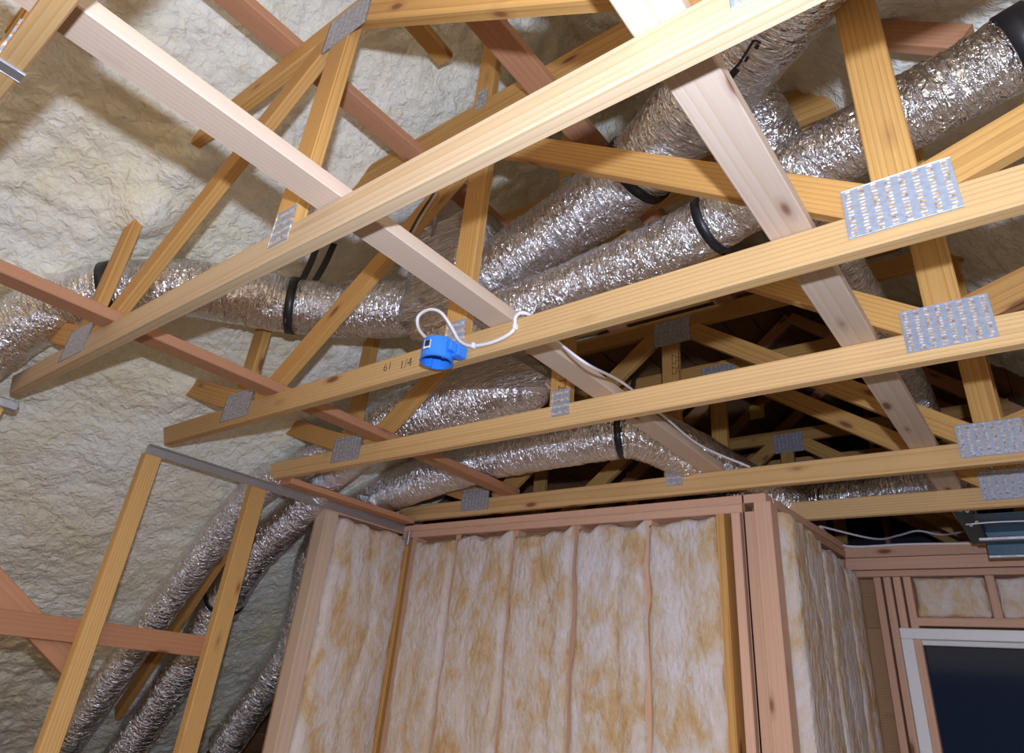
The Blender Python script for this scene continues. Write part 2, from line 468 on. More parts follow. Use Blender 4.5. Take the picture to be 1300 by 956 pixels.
ceil = thing('ceiling', (RIDGE, 2.0, 2.7), 'sloping roof of the unfinished room, sprayed with cream foam', kind='structure')
def foam(name, left, y0, y1, res, xfar):
    """sprayed underside of one roof slope: a real relief of overlapping lumps"""
    x0 = RIDGE + (.12 if left else -.12)
    nu = int(abs(xfar - x0) * math.hypot(1, SL) / res); nv = int((y1 - y0) / res)
    u, v = np.meshgrid(np.linspace(0, 1, nu + 1), np.linspace(0, 1, nv + 1), indexing='ij')
    x = x0 + (xfar - x0) * u; y = y0 + (y1 - y0) * v
    z = roofL(x) if left else roofR(x)
    s = np.abs(x - x0) * math.hypot(1, SL)
    w1 = vnoise(np.stack([s * 6, y * 6, 0 * s + (3 if left else 8)], -1))
    w2 = vnoise(np.stack([s * 6 + 30, y * 6 + 9, 0 * s + 5], -1))
    a = s + .05 * w1; b = y + .05 * w2
    big = worley(a * 3.2 + 5, b * 2.4 + 9)
    mid = worley(a * 11 + 40, b * 8 + 3)
    fine = worley(a * 27 + 11, b * 20 + 60)
    low = vnoise(np.stack([s * 1.3, y * 1.3, 0 * s + 17], -1))
    amp = .6 + .4 * vnoise(np.stack([s * 2 + 9, y * 2, 0 * s + 2], -1))
    h = .035 * low + .030 * (.6 - big) + amp * .036 * (.5 - mid) + .012 * (.5 - fine)
    nx, nz = (SL, -1.0) if left else (-SL, -1.0)
    ln = math.hypot(nx, nz); nx /= ln; nz /= ln
    for (cx, cy, am, sg) in FOAM_LUMPS:      # the spray wraps thickly round the webs that pass through it
        if (cx < RIDGE) == left:
            h = h + am * np.exp(-(((x - cx) / sg) ** 2 + ((y - cy) / (sg * 1.1)) ** 2))
    X = np.stack([x + nx * h, y, z + nz * h], -1).reshape(-1, 3)
    c0 = X.mean(0); X = X - c0
    I = np.arange((nu + 1) * (nv + 1)).reshape(nu + 1, nv + 1)
    q = np.stack([I[:-1, :-1], I[1:, :-1], I[1:, 1:], I[:-1, 1:]], -1).reshape(-1, 4)
    if not left: q = q[:, ::-1]
    me = bpy.data.meshes.new(name)
    me.vertices.add(len(X)); me.vertices.foreach_set('co', X.reshape(-1).astype(np.float32))
    me.loops.add(q.size); me.loops.foreach_set('vertex_index', q.reshape(-1).astype(np.int32))
    me.polygons.add(len(q)); me.polygons.foreach_set('loop_start', (np.arange(len(q)) * 4).astype(np.int32))
    me.polygons.foreach_set('loop_total', np.full(len(q), 4, np.int32))
    me.polygons.foreach_set('use_smooth', np.ones(len(q), bool))
    me.update(calc_edges=True); me.validate()
    o = link(name, me, M['foam'], ceil, Matrix.Translation(wz(c0)))
    return tag(o, kind='stuff')
FOAM_LUMPS = [(-2.58, .68, .10, .09), (-2.58, 1.32, .06, .10), (-2.36, .68, .08, .10), (-2.25, 1.30, .07, .10), (-3.15, .68, .05, .1), (-3.1, 1.3, .04, .1), (-.10, 1.30, .20, .10), (-.10, 1.92, .17, .10), (-.10, .66, .20, .10), (0.02, 1.24, .07, .12), (-.35, 1.62, .05, .12)]
foam('foam_slope', True, -1.6, 3.15, 0.0145, -6.3)
foam('foam_slope', False, -1.6, 3.9, 0.0145, 1.6)

# bare roof boards above the foam and on into the dark attic
def deck(left, y0, y1, x_lo, off):
    f = roofL if left else roofR
    dx = 0.184
    ln = abs(x_lo - RIDGE) * math.hypot(1, SL)
    d = np.array([(x_lo - RIDGE), 0, f(x_lo) - f(RIDGE)]); d /= np.linalg.norm(d)
    nrm = np.array([SL if not left else -SL, 0, 1.0]); nrm /= np.linalg.norm(nrm)
    k = 0; s = 0.0
    while s < ln:
        p = np.array([RIDGE, 0, f(RIDGE)]) + d * (s + dx / 2) + nrm * off
        board('roof_board', (p[0], y0, p[2]), (p[0], y1, p[2]), dx - .006, .018, M['deck'], ceil, normal=nrm)
        s += dx
for xa, f_ in ((-6.4, roofL), (1.7, roofR)):
    n_ = np.array([-SL if xa < 0 else SL, 0, 1.0]); n_ /= np.linalg.norm(n_)
    pa = np.array([RIDGE + (.1 if xa < 0 else -.1), 2.6, f_(RIDGE + (.1 if xa < 0 else -.1))]) + n_ * .16
    pb = np.array([xa, 2.6, f_(xa)]) + n_ * .16
    board('roof_sheathing', pa, pb, 8.8, .012, M['deck'], ceil, normal=n_)
deck(True, -1.6, 6.9, -6.35, .13)
deck(False, -1.6, 6.9, 1.6, .13)

# walls
def lumpy_batt(name, lo, hi, face, bulge, seed, label, group, top_sag=0.02):
    """fibreglass batt: soft block whose room side is uneven; face = axis and sign of the room side ('-y' or '+x')"""
    lo = np.array(lo, float); hi = np.array(hi, float)
    ax = 1 if face[1] == 'y' else 0; oth = 1 - ax
    wdt = hi[oth] - lo[oth]; hgt = hi[2] - lo[2]
    nu = max(14, int(wdt / .014)); nv = max(20, int(hgt / .018))
    u, v = np.meshgrid(np.linspace(0, 1, nu + 1), np.linspace(0, 1, nv + 1), indexing='ij')
    e = np.minimum(np.minimum(u, 1 - u) * wdt, np.minimum(v, 1 - v) * hgt)
    edge = 1 - np.exp(-(e / .009) ** 1.2)
    n = vnoise(np.stack([u * wdt * 7 + seed, v * hgt * 3.5, 0 * u + seed * 3], -1)) + .6 * vnoise(np.stack([u * wdt * 19 + seed, v * hgt * 8, 0 * u + seed], -1)) + .3 * vnoise(np.stack([u * wdt * 50, v * hgt * 30, 0 * u + seed], -1))
    crease = np.exp(-((u - .55 - .2 * vnoise(np.stack([v * hgt * 2.2, 0 * u + seed, 0 * u], -1))) / .05) ** 2)
    f4 = vnoise(np.stack([u * wdt * 90, v * hgt * 60, 0 * u + seed + 5], -1))
    f = edge * (bulge + (.005 if ax == 1 else .004) * n + .0022 * f4) - .005 * crease * edge * (seed % 2)
    A = lo[oth] + wdt * u + .010 * vnoise(np.stack([v * hgt * 9, u * 3, 0 * u + seed], -1)) * (np.abs(u - .5) * 2) ** 4
    Z = lo[2] + hgt * v - top_sag * (v ** 12) * (.5 + .9 * vnoise(np.stack([u * wdt * 16, 0 * u, 0 * u + seed * 2], -1)))
    sgn = -1 if face[0] == '-' else 1
    B = (lo[ax] if sgn < 0 else hi[ax]) + sgn * f
    back = hi[ax] if sgn < 0 else lo[ax]
    fr = np.zeros(u.shape + (3,)); fr[..., oth] = A; fr[..., ax] = B; fr[..., 2] = Z
    bk = fr.copy(); bk[..., ax] = back
    nn = (nu + 1) * (nv + 1)
    I = np.arange(nn).reshape(nu + 1, nv + 1)
    q = np.stack([I[:-1, :-1], I[1:, :-1], I[1:, 1:], I[:-1, 1:]], -1).reshape(-1, 4)
    rim = [(I[i, 0], I[i + 1, 0]) for i in range(nu)] + [(I[nu, j], I[nu, j + 1]) for j in range(nv)] + [(I[i, nv], I[i - 1, nv]) for i in range(nu, 0, -1)] + [(I[0, j], I[0, j - 1]) for j in range(nv, 0, -1)]
    fs = [tuple(map(int, r)) for r in q] + [(int(b), int(a), int(a) + nn, int(b) + nn) for a, b in rim]
    V = np.vstack([fr.reshape(-1, 3), bk.reshape(-1, 3)])
    # the back only needs its rim and one face
    used = sorted({int(a) + nn for a, b in rim}); keep = list(range(nn)) + used
    mp = {old: i for i, old in enumerate(keep)}
    fs = [tuple(mp[i] for i in f_) for f_ in fs] + [tuple(mp[int(a) + nn] for a, b in rim)]
    if (ax == 1) == (sgn > 0): fs = [tuple(reversed(f_)) for f_ in fs]
    c0 = np.array([(lo[0] + hi[0]) / 2, (lo[1] + hi[1]) / 2, lo[2]])
    me = mesh(name, V[keep] - c0, fs, True)
    o = link(name, me, M['batt'], None, Matrix.Translation(wz(c0)))
    return tag(o, label, 'insulation', group)

YW = 2.85                                    # room face of the front wall
PT, PB = 0.849, 0.773                        # its double top plate
wf = thing('wall_front', (-2.03, YW, FLOOR), 'stud wall facing the camera, filled with insulation batts', kind='structure')
board('top_plate', (-3.15, YW + .0445, (PT + .811) / 2), (-.925, YW + .0445, (PT + .811) / 2), .0375, .089, M['stud'], wf)
board('top_plate', (-3.15, YW + .0445, (PB + .811) / 2), (-1.03, YW + .0445, (PB + .811) / 2), .0375, .089, M['stud'], wf)
SX = [-3.12, -3.05, -2.70, -2.285, -1.885, -1.49, -1.135, -1.065]
for i, x in enumerate(SX):
    board('stud', (x, YW + .05 + (.01 if 1 < i < 6 else 0), FLOOR), (x, YW + .05 + (.01 if 1 < i < 6 else 0), PB), .089, .038, M['web'] if i in (0, 6) else M['stud'], wf, normal=(1, 0, 0))
for x in (-1.006, -.944):
    board('corner_stud', (x, YW + .0445, FLOOR), (x, YW + .0445, PB if x < -1 else .811), .089, .052 if x < -1 else .072, M['stud'], wf, normal=(1, 0, 0))
slab('sole_plate', (-3.15, YW, FLOOR), (-.925, YW + .089, FLOOR + .038), M['stud'], wf)
slab('sheathing', (-3.15, YW + .092, FLOOR), (-.925, YW + .104, PT), M['deck'], wf)
bl = ['insulation batt of the front wall, next to the left corner stud', 'insulation batt of the front wall, second from the left corner',
      'creased insulation batt of the front wall, third from the left corner', 'insulation batt of the front wall, fourth from the left corner',
      'insulation batt of the front wall, nearest the right outer corner']
gaps = [(-3.03, -2.713), (-2.690, -2.298), (-2.274, -1.899), (-1.872, -1.502), (-1.478, -1.155)]
for i, (a, b) in enumerate(gaps):
    lumpy_batt('insulation_batt', (a, YW + .004, FLOOR + .04), (b, YW + .088, PB - .004), '-y', .020, 3 + i * 2.3, bl[i], 'insulation batts of the front wall', .03)

XL = -3.15                                   # left return wall, seen from its inner side
wl = thing('wall_left', (XL, 2.55, FLOOR), 'short stud wall at the left of the front wall', kind='structure')
board('end_stud', (XL - .044, 2.30, FLOOR), (XL - .044, 2.30, .80), .089, .085, M['pale'], wl, normal=(0, 1, 0))
slab('sole_plate', (XL - .09, 2.26, FLOOR), (XL, 2.85, FLOOR + .038), M['stud'], wl)
slab('top_plate', (XL - .09, 2.26, .80), (XL, 2.85, .838), M['stud'], wl)
slab('sheathing', (XL - .105, 2.26, FLOOR), (XL - .092, 2.94, .80), M['deck'], wl)
lumpy_batt('insulation_batt', (XL - .088, 2.35, FLOOR + .04), (XL - .004, 2.872, .795), '+x', .035, 21.7, 'tan insulation batt in the short wall beside the silver ducts', 'insulation batts of the left wall', .03)

XR = -.92                                    # right return wall going back to the far wall
YB = 4.10
wr_ = thing('wall_right', (XR, 3.5, FLOOR), 'stud wall running back from the right outer corner', kind='structure')
board('top_plate', (XR - .045, YW + .09, .83), (XR - .045, YB + .09, .885), .038, .089, M['stud'], wr_, normal=(1, 0, 0))
board('top_plate', (XR - .045, YW + .09, .792), (XR - .045, YB + .09, .842), .036, .089, M['stud'], wr_, normal=(1, 0, 0))
for y in (3.02, 3.42, 3.82, 4.07):
    board('stud', (XR - .05, y, FLOOR), (XR - .05, y, .80), .089, .038, M['stud'], wr_, normal=(0, 1, 0))
slab('sheathing', (XR - .11, YW, FLOOR), (XR - .098, YB, .86), M['deck'], wr_)
rl = ['insulation batt just behind the right outer corner stud', 'middle insulation batt of the wall running back', 'insulation batt of the wall running back, nearest the window wall']
for i, (a, b) in enumerate([(2.96, 3.40), (3.41, 3.80), (3.81, 4.06)]):
    lumpy_batt('insulation_batt', (XR - .09, a, FLOOR + .04), (XR + .005, b, .80 - .035 * i), '+x', .055, 31.3 + 2.1 * i, rl[i], 'insulation batts of the right wall', .05)

wb = thing('wall_back', (-.2, YB, FLOOR), 'reddish stud wall with a window at the far right', kind='structure')
def zb(z): return z * YB / 4.6
for (a, b) in ((.985, .915), (.913, .842), (.838, .80)):
    slab('top_plate', (XR - .01, YB, zb(b) + .001), (1.0, YB + .089, zb(a)), M['stud'], wb)
for x in (-.905, -.785, -.738, -.692, -.645):
    board('stud', (x, YB + .045, FLOOR), (x, YB + .045, zb(.798)), .089, .036, M['stud'], wb, normal=(1, 0, 0))
slab('header', (-.66, YB, .475), (1.0, YB + .089, .515), M['stud'], wb)
for x in (-.285, .12, .52):
    board('cripple_stud', (x, YB + .045, .515), (x, YB + .045, zb(.798)), .089, .038, M['stud'], wb, normal=(1, 0, 0))
slab('sheathing', (-.92, YB + .095, .47), (1.0, YB + .108, .88), M['deck'], wb)
slab('sheathing', (-.92, YB + .095, FLOOR), (-.66, YB + .108, .47), M['deck'], wb)
for i, (a, b) in enumerate([(-.622, -.305), (-.264, .10), (.14, .50)]):
    lumpy_batt('insulation_batt', (a, YB + .02, .517), (b, YB + .088, zb(.797)), '-y', .02, 41.3 + 2.7 * i,
               ['small insulation batt above the window, between the studs', 'small insulation batt above the window, at the right edge of the picture', 'small insulation batt above the window, farthest right'][i], 'insulation batts above the window', .01)
win = thing('window_1', (-.1, YB, .0), 'dark window in a white frame in the far wall', kind='structure')
fx0, fz1 = -.716, .462
slab('window_frame', (fx0, YB - .015, fz1 - .05), (.9, YB + .07, fz1), M['frame'], win)
slab('window_frame', (fx0, YB - .015, -1.0), (fx0 + .055, YB + .07, fz1 - .0505), M['frame'], win)
slab('sash', (fx0 + .056, YB + .01, fz1 - .075), (.9, YB + .06, fz1 - .051), M['label'], win)
slab('pane', (fx0 + .056, YB + .04, -1.0), (.9, YB + .05, fz1 - .076), M['glass'], win)

# far end of the attic
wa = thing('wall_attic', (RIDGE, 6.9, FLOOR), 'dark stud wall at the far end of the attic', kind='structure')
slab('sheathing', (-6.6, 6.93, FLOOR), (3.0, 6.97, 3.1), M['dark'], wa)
for x in np.arange(-3.2, 1.2, .406):
    board('stud', (x, 6.88, .8), (x, 6.88, min(roofL(x), roofR(x)) + .1), .089, .038, M['fir'], wa, normal=(1, 0, 0))

we = thing('wall_eave_unseen', (1.66, 5.0, FLOOR), 'unseen boarded eave wall added to keep ambient light out of the attic', kind='structure')  # unseen, added to block ambient light from the far trusses
slab('sheathing', (1.64, 2.95, FLOOR), (1.68, 6.93, .75), M['deck'], we)
# unseen rear and side walls of the room, added to darken low reflections
wr2 = thing('wall_rear_unseen', (1.2, -4.5, FLOOR), 'unseen boarded rear wall behind the camera, added to cut low ambient light', kind='structure')
slab('sheathing', (-6.6, -4.54, FLOOR), (4.5, -4.5, .87), M['deck'], wr2)
ws2 = thing('wall_side_unseen', (4.5, -.8, FLOOR), 'unseen boarded side wall right of the camera, added to cut low ambient light', kind='structure')
slab('sheathing', (4.5, -4.54, FLOOR), (4.54, 2.95, .87), M['deck'], ws2)

# ------------------------------------------------------------------ roof trusses
YF = dict(A=.643, B=1.283, C=1.872, D=2.822, E=3.427)
XC = -1.33
def make_truss(y, label):
    t = thing('roof_truss', (XC, y + .019, .87), label, 'truss', 'roof trusses')
    ym = y + .019
    P, Wb = M['pine'], M['web']
    board('bottom_chord', (-3.17, ym, .9145), (.49, ym, .9145), .089, .038, P, t, s0=-.035, s1=.035)
    board('flat_chord', (-2.52, ym, 1.7815), (-.02, ym, 1.7815), .089, .038, Wb, t)
    board('web', (-2.57, ym, .961), (-2.57, ym, 1.66), .089, .037, Wb, t)
    board('web', (-2.425, ym, .945), (-1.385, ym, 1.757), .089, .0365, Wb, t)
    board('king_post', (-1.338, ym, .960), (-1.338, ym, 1.736), .089, .037, Wb, t)
    board('web', (-1.275, ym, 1.757), (-.150, ym, .981), .089, .0365, Wb, t)
    board('web', (-.091, ym, .961), (-.091, ym, 1.78), .089, .037, Wb, t)
    board('web', (-2.60, ym, .985), (-3.34, ym, 1.233), .089, .036, Wb, t)
    board('web', (-.055, ym, .985), (.58, ym, 1.20), .089, .036, Wb, t)
    for (x0, x1, z0, z1, v) in ((-2.665, -2.46, .893, 1.017, 0), (-1.368, -1.288, .912, 1.017, 1), (-.195, .010, .899, 1.026, 0), (-1.42, -1.22, 1.657, 1.797, 0)):
        c = ((x0 + x1) / 2, y - .0012, (z0 + z1) / 2)
        if v:
            o = board('gusset_plate', (c[0], c[1], z0), (c[0], c[1], z1), x1 - x0, .002, M['plate'], t)
        else:
            o = board('gusset_plate', (x0, c[1], c[2]), (x1, c[1], c[2]), z1 - z0, .002, M['plate'], t)
        o['label'] = 'grey toothed steel plate'
    return t
LBL = dict(A='front roof truss, its pale lower beam rising from the left edge to the top',
           B='second roof truss, with the blue electrical box on its lower beam',
           C='third roof truss, its lower beam just behind the one with the blue box',
           D='fourth roof truss, standing just over the insulated front wall',
           E='fifth roof truss, its lower beam ending at the right corner of the front wall')
tr = {}
tr['A'] = make_truss(YF['A'], LBL['A'])

for k in 'BCDE':
    tr[k] = copy_tree(tr['A'], (0, YF[k] - YF['A'], 0))
    tr[k]['label'] = LBL[k]
# the beam overhead at the top left corner belongs to the truss right over the camera
tr['Z'] = copy_tree(tr['A'], (0, .026 - YF['A'], 0))
tr['Z']['label'] = 'roof truss overhead, only a piece of beam showing in the top left corner'
far_l = ['nearest of the dark roof trusses deep in the attic', 'middle one of the dark roof trusses deep in the attic', 'dark roof truss farthest back in the attic']
for i, y in enumerate((4.66, 5.27, 5.88)):
    q = copy_tree(tr['A'], (0, y - YF['A'], 0)); q['label'] = far_l[i]
    for a in (0, 1):
        f = roofL if a == 0 else roofR
        xe = -3.3 if a == 0 else .7
        p0 = (RIDGE, y + .019, f(RIDGE) + .02); p1 = (xe, y + .019, f(xe) + .02)
        board('top_chord', p0, p1, .089, .0375, M['fir'], q)

for ch in tr['A'].children:                  # whitening by the flash, put into the front beam's colour
    if ch.name.startswith('bottom_chord'):
        ch.data = ch.data.copy(); ch.data.materials.clear(); ch.data.materials.append(M['cream'])

# cap trusses standing on the flat chords
def make_cap(y, label):
    t = thing('cap_truss', (XC, y + .019, 1.868), label, 'truss', 'cap trusses')
    board('cap_chord', (-2.32, y + .019, 1.946), (-.25, y + .019, 1.946), .154, .038, M['web'], t)
    board('king_post', (-1.372, y + .019, 2.024), (-1.372, y + .019, 2.52), .089, .0375, M['web'], t)
    o = board('gusset_plate', (-1.372, y - .0012, 1.983), (-1.372, y - .0012, 2.083), .05, .002, M['plate'], t)
    o['label'] = 'small toothed steel plate flecked with foam'
    return t
cap = make_cap(YF['B'], 'upper cap truss above the second truss, its chord ending in the foam')
for k, s in (('C', 'upper cap truss above the third roof truss'), ('D', 'upper cap truss above the fourth roof truss')):
    q = copy_tree(cap, (0, YF[k] - YF['B'], 0)); q['label'] = s

# handwriting and stamps on the lumber
def on_front(p, y): return ony(p, y)
writing('handwriting', '61', ony((492, 466), YF['B'] - .0012), .042, (1, 0, 0.03), (0.12, 0, 1), M['ink'], tr['B'])['label'] = 'black handwritten number 61'
writing('handwriting', '1/4', ony((515, 462), YF['B'] - .0012), .046, (1, 0, 0.05), (0.12, 0, 1), M['ink'], tr['B'])['label'] = 'black handwritten fraction 1/4'
writing('stamp', 'T2', ony((713, 487), YF['C'] - .001), .05, (0, 0, -1), (1, 0, 0), M['ink'], tr['C'])
writing('stamp', 'ZS2S', ony((857, 462), YF['D'] - .001), .06, (0, 0, -1), (1, 0, 0), M['ink'], tr['D'])

# ------------------------------------------------------------------ braces that run across the trusses
TOPC = .9595
def brace(name, x0, x1, y0, y1, zb_, h, mat, label, group):
    o = board(name, ((x0 + x1) / 2, y0, zb_ + h / 2), ((x0 + x1) / 2, y1, zb_ + h / 2), x1 - x0, h, mat, None, normal=(0, 0, 1))
    return tag(o, label, 'brace', group)
brace('lateral_brace', -2.360, -2.272, -.9, 2.86, TOPC, .038, M['fir'], 'reddish brace lying across the lower beams, starting at the left edge', 'braces across the lower beams')
brace('lateral_brace', -1.190, -1.100, -.9, 2.86, TOPC, .038, M['pale'], 'long pale brace crossing the lower beams behind the blue box', 'braces across the lower beams')
brace('lateral_brace', -.356, -.264, -.5, 4.9, TOPC, .038, M['pale'], 'pale brace with big knots, the steepest one at the right', 'braces across the lower beams')
brace('purlin', -1.697, -1.608, -.9, 2.9, 1.8275, .038, M['fir'], 'red purlin high up, left of the upright over the second truss', 'purlins under the cap trusses')
brace('purlin', -1.084, -.986, .69, 2.9, 1.8275, .038, M['fir'], 'red purlin high up, in front of the foil ducts at the top', 'purlins under the cap trusses')
a0, a1 = onz((520, 22), 2.2), onz((565, 74), 2.2)
a1 = a0 + (a1 - a0) * 1.02
a0 = a1 + (a0 - a1) * 5
tag(board('stub_brace', a0, a1, .070, .038, M['web'], None, normal=(0, 0, 1)), 'short sawn-off stub of timber hanging in front of the top foam', 'timber')
p0, p1 = ony((1108, 44), 1.50), ony((1225, 52), 1.50)
tag(board('blocking', p0, p1, .075, .038, M['fir'], None, normal=(0, 1, 0)), 'red block of timber showing through a hole in the foam, top right', 'timber')

# rim board and steel strip along the left beam ends, posts below it
tag(slab('rim_board', (-3.15, 1.915, .848), (-3.03, 2.815, .878), M['fir']), 'red board lying between the beam ends above the steel strip', 'timber')
st = thing('steel_angle', (-3.15, 1.3, .82), 'long grey steel strip running along the left beam ends to the wall corner', 'metal strip')
slab('flange', (-3.152, 1.222, .806), (-3.147, 2.845, .842), M['steel'], st)
slab('flange', (-3.1525, 1.222, .842), (-3.120, 2.845, .846), M['steel'], st)
tag(slab('steel_clip', (-3.152, .59, .806), (-3.12, .69, .842), M['steel']), 'small steel clip under the front beam end at the left edge', 'metal clip')
tag(slab('corner_clip', (-3.10, 2.828, .725), (-3.075, 2.846, .81), M['steel']), 'small steel clip at the top of the wall corner', 'metal clip')
board('hanger_leg', (-1.235, -.5, .8675), (-1.235, .068, .8675), .030, .003, M['steel'], None, normal=(0, 0, 1))
hs = bpy.data.objects['hanger_leg']; hs.name = 'steel_strap'
tag(hs, 'shiny steel strap under the beam in the top left corner', 'metal strap')
pl = ['yellow wooden post left of the silver ducts, under the second beam end', 'yellow wooden post in front of the silver ducts, under the third beam end', 'wooden post at the left edge under the front beam end']
for (y0, y1, s) in ((1.228, 1.303, pl[0]), (1.780, 1.868, pl[1]), (.575, .655, pl[2])):
    o = board('post', (-3.178, (y0 + y1) / 2, FLOOR), (-3.178, (y0 + y1) / 2, .812), 0.050, y1 - y0, M['amber'], None, normal=(0, 1, 0))
    tag(o, s, 'post', 'posts at the left beam ends')
tag(board('rail', (-3.225, .2, .066), (-3.225, 1.80, .058), .088, .038, M['fir'], None, normal=(1, 0, 0)), 'reddish horizontal board fixed behind the two yellow posts', 'timber')
q0, q1 = onx((-40, 705), -3.27), onx((92, 846), -3.27)
tag(board('diagonal_brace', q0, q1, .088, .038, M['fir'], None, normal=(1, 0, 0)), 'reddish slanting board crossing behind the horizontal one, lower left', 'timber')

# a rafter showing between the two sloping ducts
def slope_pt(p, off):
    v = ray(p); t = (1.17 + SL * 3.08 + off) / (v[2] - SL * v[0]); return v * t
r0, r1 = slope_pt((338, 622), -.13), slope_pt((150, 905), -.13)
tag(board('rafter', r0, r1, .04, .08, M['web'], None, normal=(-SL, 0, 1)), 'thin orange rafter between the two ducts on the sloping foam', 'timber')

# ------------------------------------------------------------------ foil ducts
def duct(pts, r, label, seed, wr=.004, nseg=72, parts=(), coil=0.0):
    pts = [np.array(p, float) for p in pts]
    t = thing('flex_duct', tuple(np.array(pts)[:, :3].mean(0)), label, 'duct', 'foil ducts')
    tube('foil_jacket', pts, r, M['foil'], t, nseg=nseg, step=.0055, wr=wr, seed=seed, coil=coil)
    return t
def px_path(lst):
    return [tuple(ony(p, y)) for p, y in lst]
d1 = duct([(-3.75, .46, .52), (-3.42, .45, .73), (-3.14, .49, .96), (-2.97, .57, 1.125), (-2.79, .71, 1.26), (-2.62, .88, 1.335), (-2.48, 1.09, 1.37), (-2.36, 1.285, 1.385), (-2.18, 1.44, 1.39), (-1.86, 1.58, 1.385)],
          .118, 'long foil duct coming from the left edge behind the front truss', 1.0, .0035)
D2 = px_path([((610, 362), 1.64), ((650, 332), 1.64), ((720, 285), 1.64), ((800, 225), 1.60)]) + px_path([((862, 160), 1.50), ((922, 92), 1.38), ((985, 12), 1.25), ((1035, -70), 1.12), ((1100, -180), .95)])
d2 = duct(D2, .128, 'thick foil duct rising to the upper right behind the front beam', 2.7, .0035)
D3 = px_path([((640, 398), 1.60), ((680, 382), 1.62), ((770, 345), 1.64), ((880, 297), 1.62), ((960, 250), 1.58), ((1060, 192), 1.52), ((1160, 138), 1.48), ((1300, 58), 1.46), ((1420, -10), 1.44)])
d3 = duct(D3, .088, 'long foil duct running under the thick one to the right edge', 4.1, .003)
D4 = [(-1.58, 2.12, 1.235, .02), (-1.62, 2.12, 1.23, .07), (-1.72, 2.13, 1.225, .13), (-1.95, 2.13, 1.225, .155), (-2.25, 2.13, 1.20, .16), (-2.5, 2.12, 1.17, .15), (-2.78, 2.13, 1.11, .125), (-3.09, 2.19, .99, .10), (-3.36, 2.21, .79, .108), (-3.75, 2.21, .50, .112), (-4.43, 2.37, -.06, .115), (-5.2, 2.5, -.7, .115)]
d4 = duct(D4, .15, 'wide foil duct with a pinched end below the blue box, running down the foam', 5.9, .0045)
def flap():
    q = [ony((508, 458), 1.955), ony((640, 446), 1.955), ony((697, 481), 2.0), ony((688, 491), 2.0), ony((524, 497), 1.955)]
    q = np.array(q); c0 = q.mean(0)
    n_ = 9
    vs = [p - c0 for p in q] + [p - c0 + np.array([0, .14, .03]) for p in q]
    fs = [(0, 1, 2, 3, 4), (9, 8, 7, 6, 5)] + [(i, 5 + i, 5 + (i + 1) % 5, (i + 1) % 5) for i in range(5)]
    me = mesh('foil_boot', vs, fs)
    uvl = me.uv_layers.new(name='UVMap')
    for l in me.loops:
        co = me.vertices[l.vertex_index].co; uvl.data[l.index].uv = (co.x * 1.5, co.z * 1.2)
    link('foil_boot', me, M['foil'], d4, Matrix.Translation(wz(c0)))
flap()
D6 = [(-2.88, 2.03, 1.07, .05), (-2.96, 2.015, 1.04, .075), (-3.14, 1.985, .95, .082), (-3.36, 1.89, .78, .088), (-4.0, 1.95, .29, .09), (-4.47, 2.01, -.09, .095), (-5.2, 2.1, -.7, .095)]
d6 = duct(D6, .09, 'narrow foil duct lying on the sloping foam left of the second post', 7.7, .003)
D5 = [(-1.05, 3.6, .98), (-1.18, 3.2, 1.02), (-1.27, 2.85, 1.07), (-1.40, 2.62, 1.11), (-1.60, 2.56, 1.11), (-1.9, 2.58, 1.11), (-2.3, 2.645, 1.125), (-2.75, 2.68, 1.09), (-3.10, 2.66, 1.02), (-3.36, 2.56, .86), (-3.55, 2.55, .62), (-4.1, 2.9, .16), (-4.9, 3.1, -.5)]
d5 = duct(D5, .120, 'foil duct just above the insulated front wall', 9.3, .0035)
D8 = [(-.46, 1.50, 1.78), (-.42, 1.62, 1.62), (-.42, 1.95, 1.58), (-.41, 2.6, 1.58), (-.40, 3.3, 1.56), (-.4, 4.0, 1.5)]
d8 = duct(D8, .085, 'dull foil duct running away under the right foam slope', 11.1, .004)
D9 = [(-1.2, 4.3, 1.22), (-.9, 3.95, 1.12), (-.5, 3.85, 1.12), (-.1, 3.9, 1.2), (.4, 4.0, 1.3)]
d9 = duct(D9, .10, 'dark duct in the shadow beyond the last beam', 12.9, .004)

# foil-wrapped box where the ducts meet
def plenum():
    t = thing('duct_plenum', (-1.68, 1.64, 1.2), 'foil-wrapped junction box where the left and right ducts meet', 'duct box')
    import bmesh
    bm = bmesh.new(); bmesh.ops.create_cube(bm, size=2)
    for v in bm.verts: v.co = Vector((v.co.x * .19, v.co.y * .19, v.co.z * .26))
    bmesh.ops.bevel(bm, geom=list(bm.edges), offset=.035, segments=4, affect='EDGES')
    bmesh.ops.subdivide_edges(bm, edges=list(bm.edges), cuts=5, use_grid_fill=True)
    for v in bm.verts:
        c = np.array(v.co); n = vnoise(np.array([c * 26 + 3])) [0] + .6 * vnoise(np.array([c * 60 + 9]))[0]
        v.co += v.co.normalized() * float(n) * .006
    me = bpy.data.meshes.new('foil_box'); bm.to_mesh(me); bm.free()
    uvl = me.uv_layers.new(name='UVMap')
    for l in me.loops:
        co = me.vertices[l.vertex_index].co
        uvl.data[l.index].uv = (co.x + co.y, co.z)
    me.polygons.foreach_set('use_smooth', [True] * len(me.polygons))
    link('foil_box', me, M['foil'], t, Matrix.Translation(wz((-1.68, 1.64, 1.46))))
    return t
plenum()

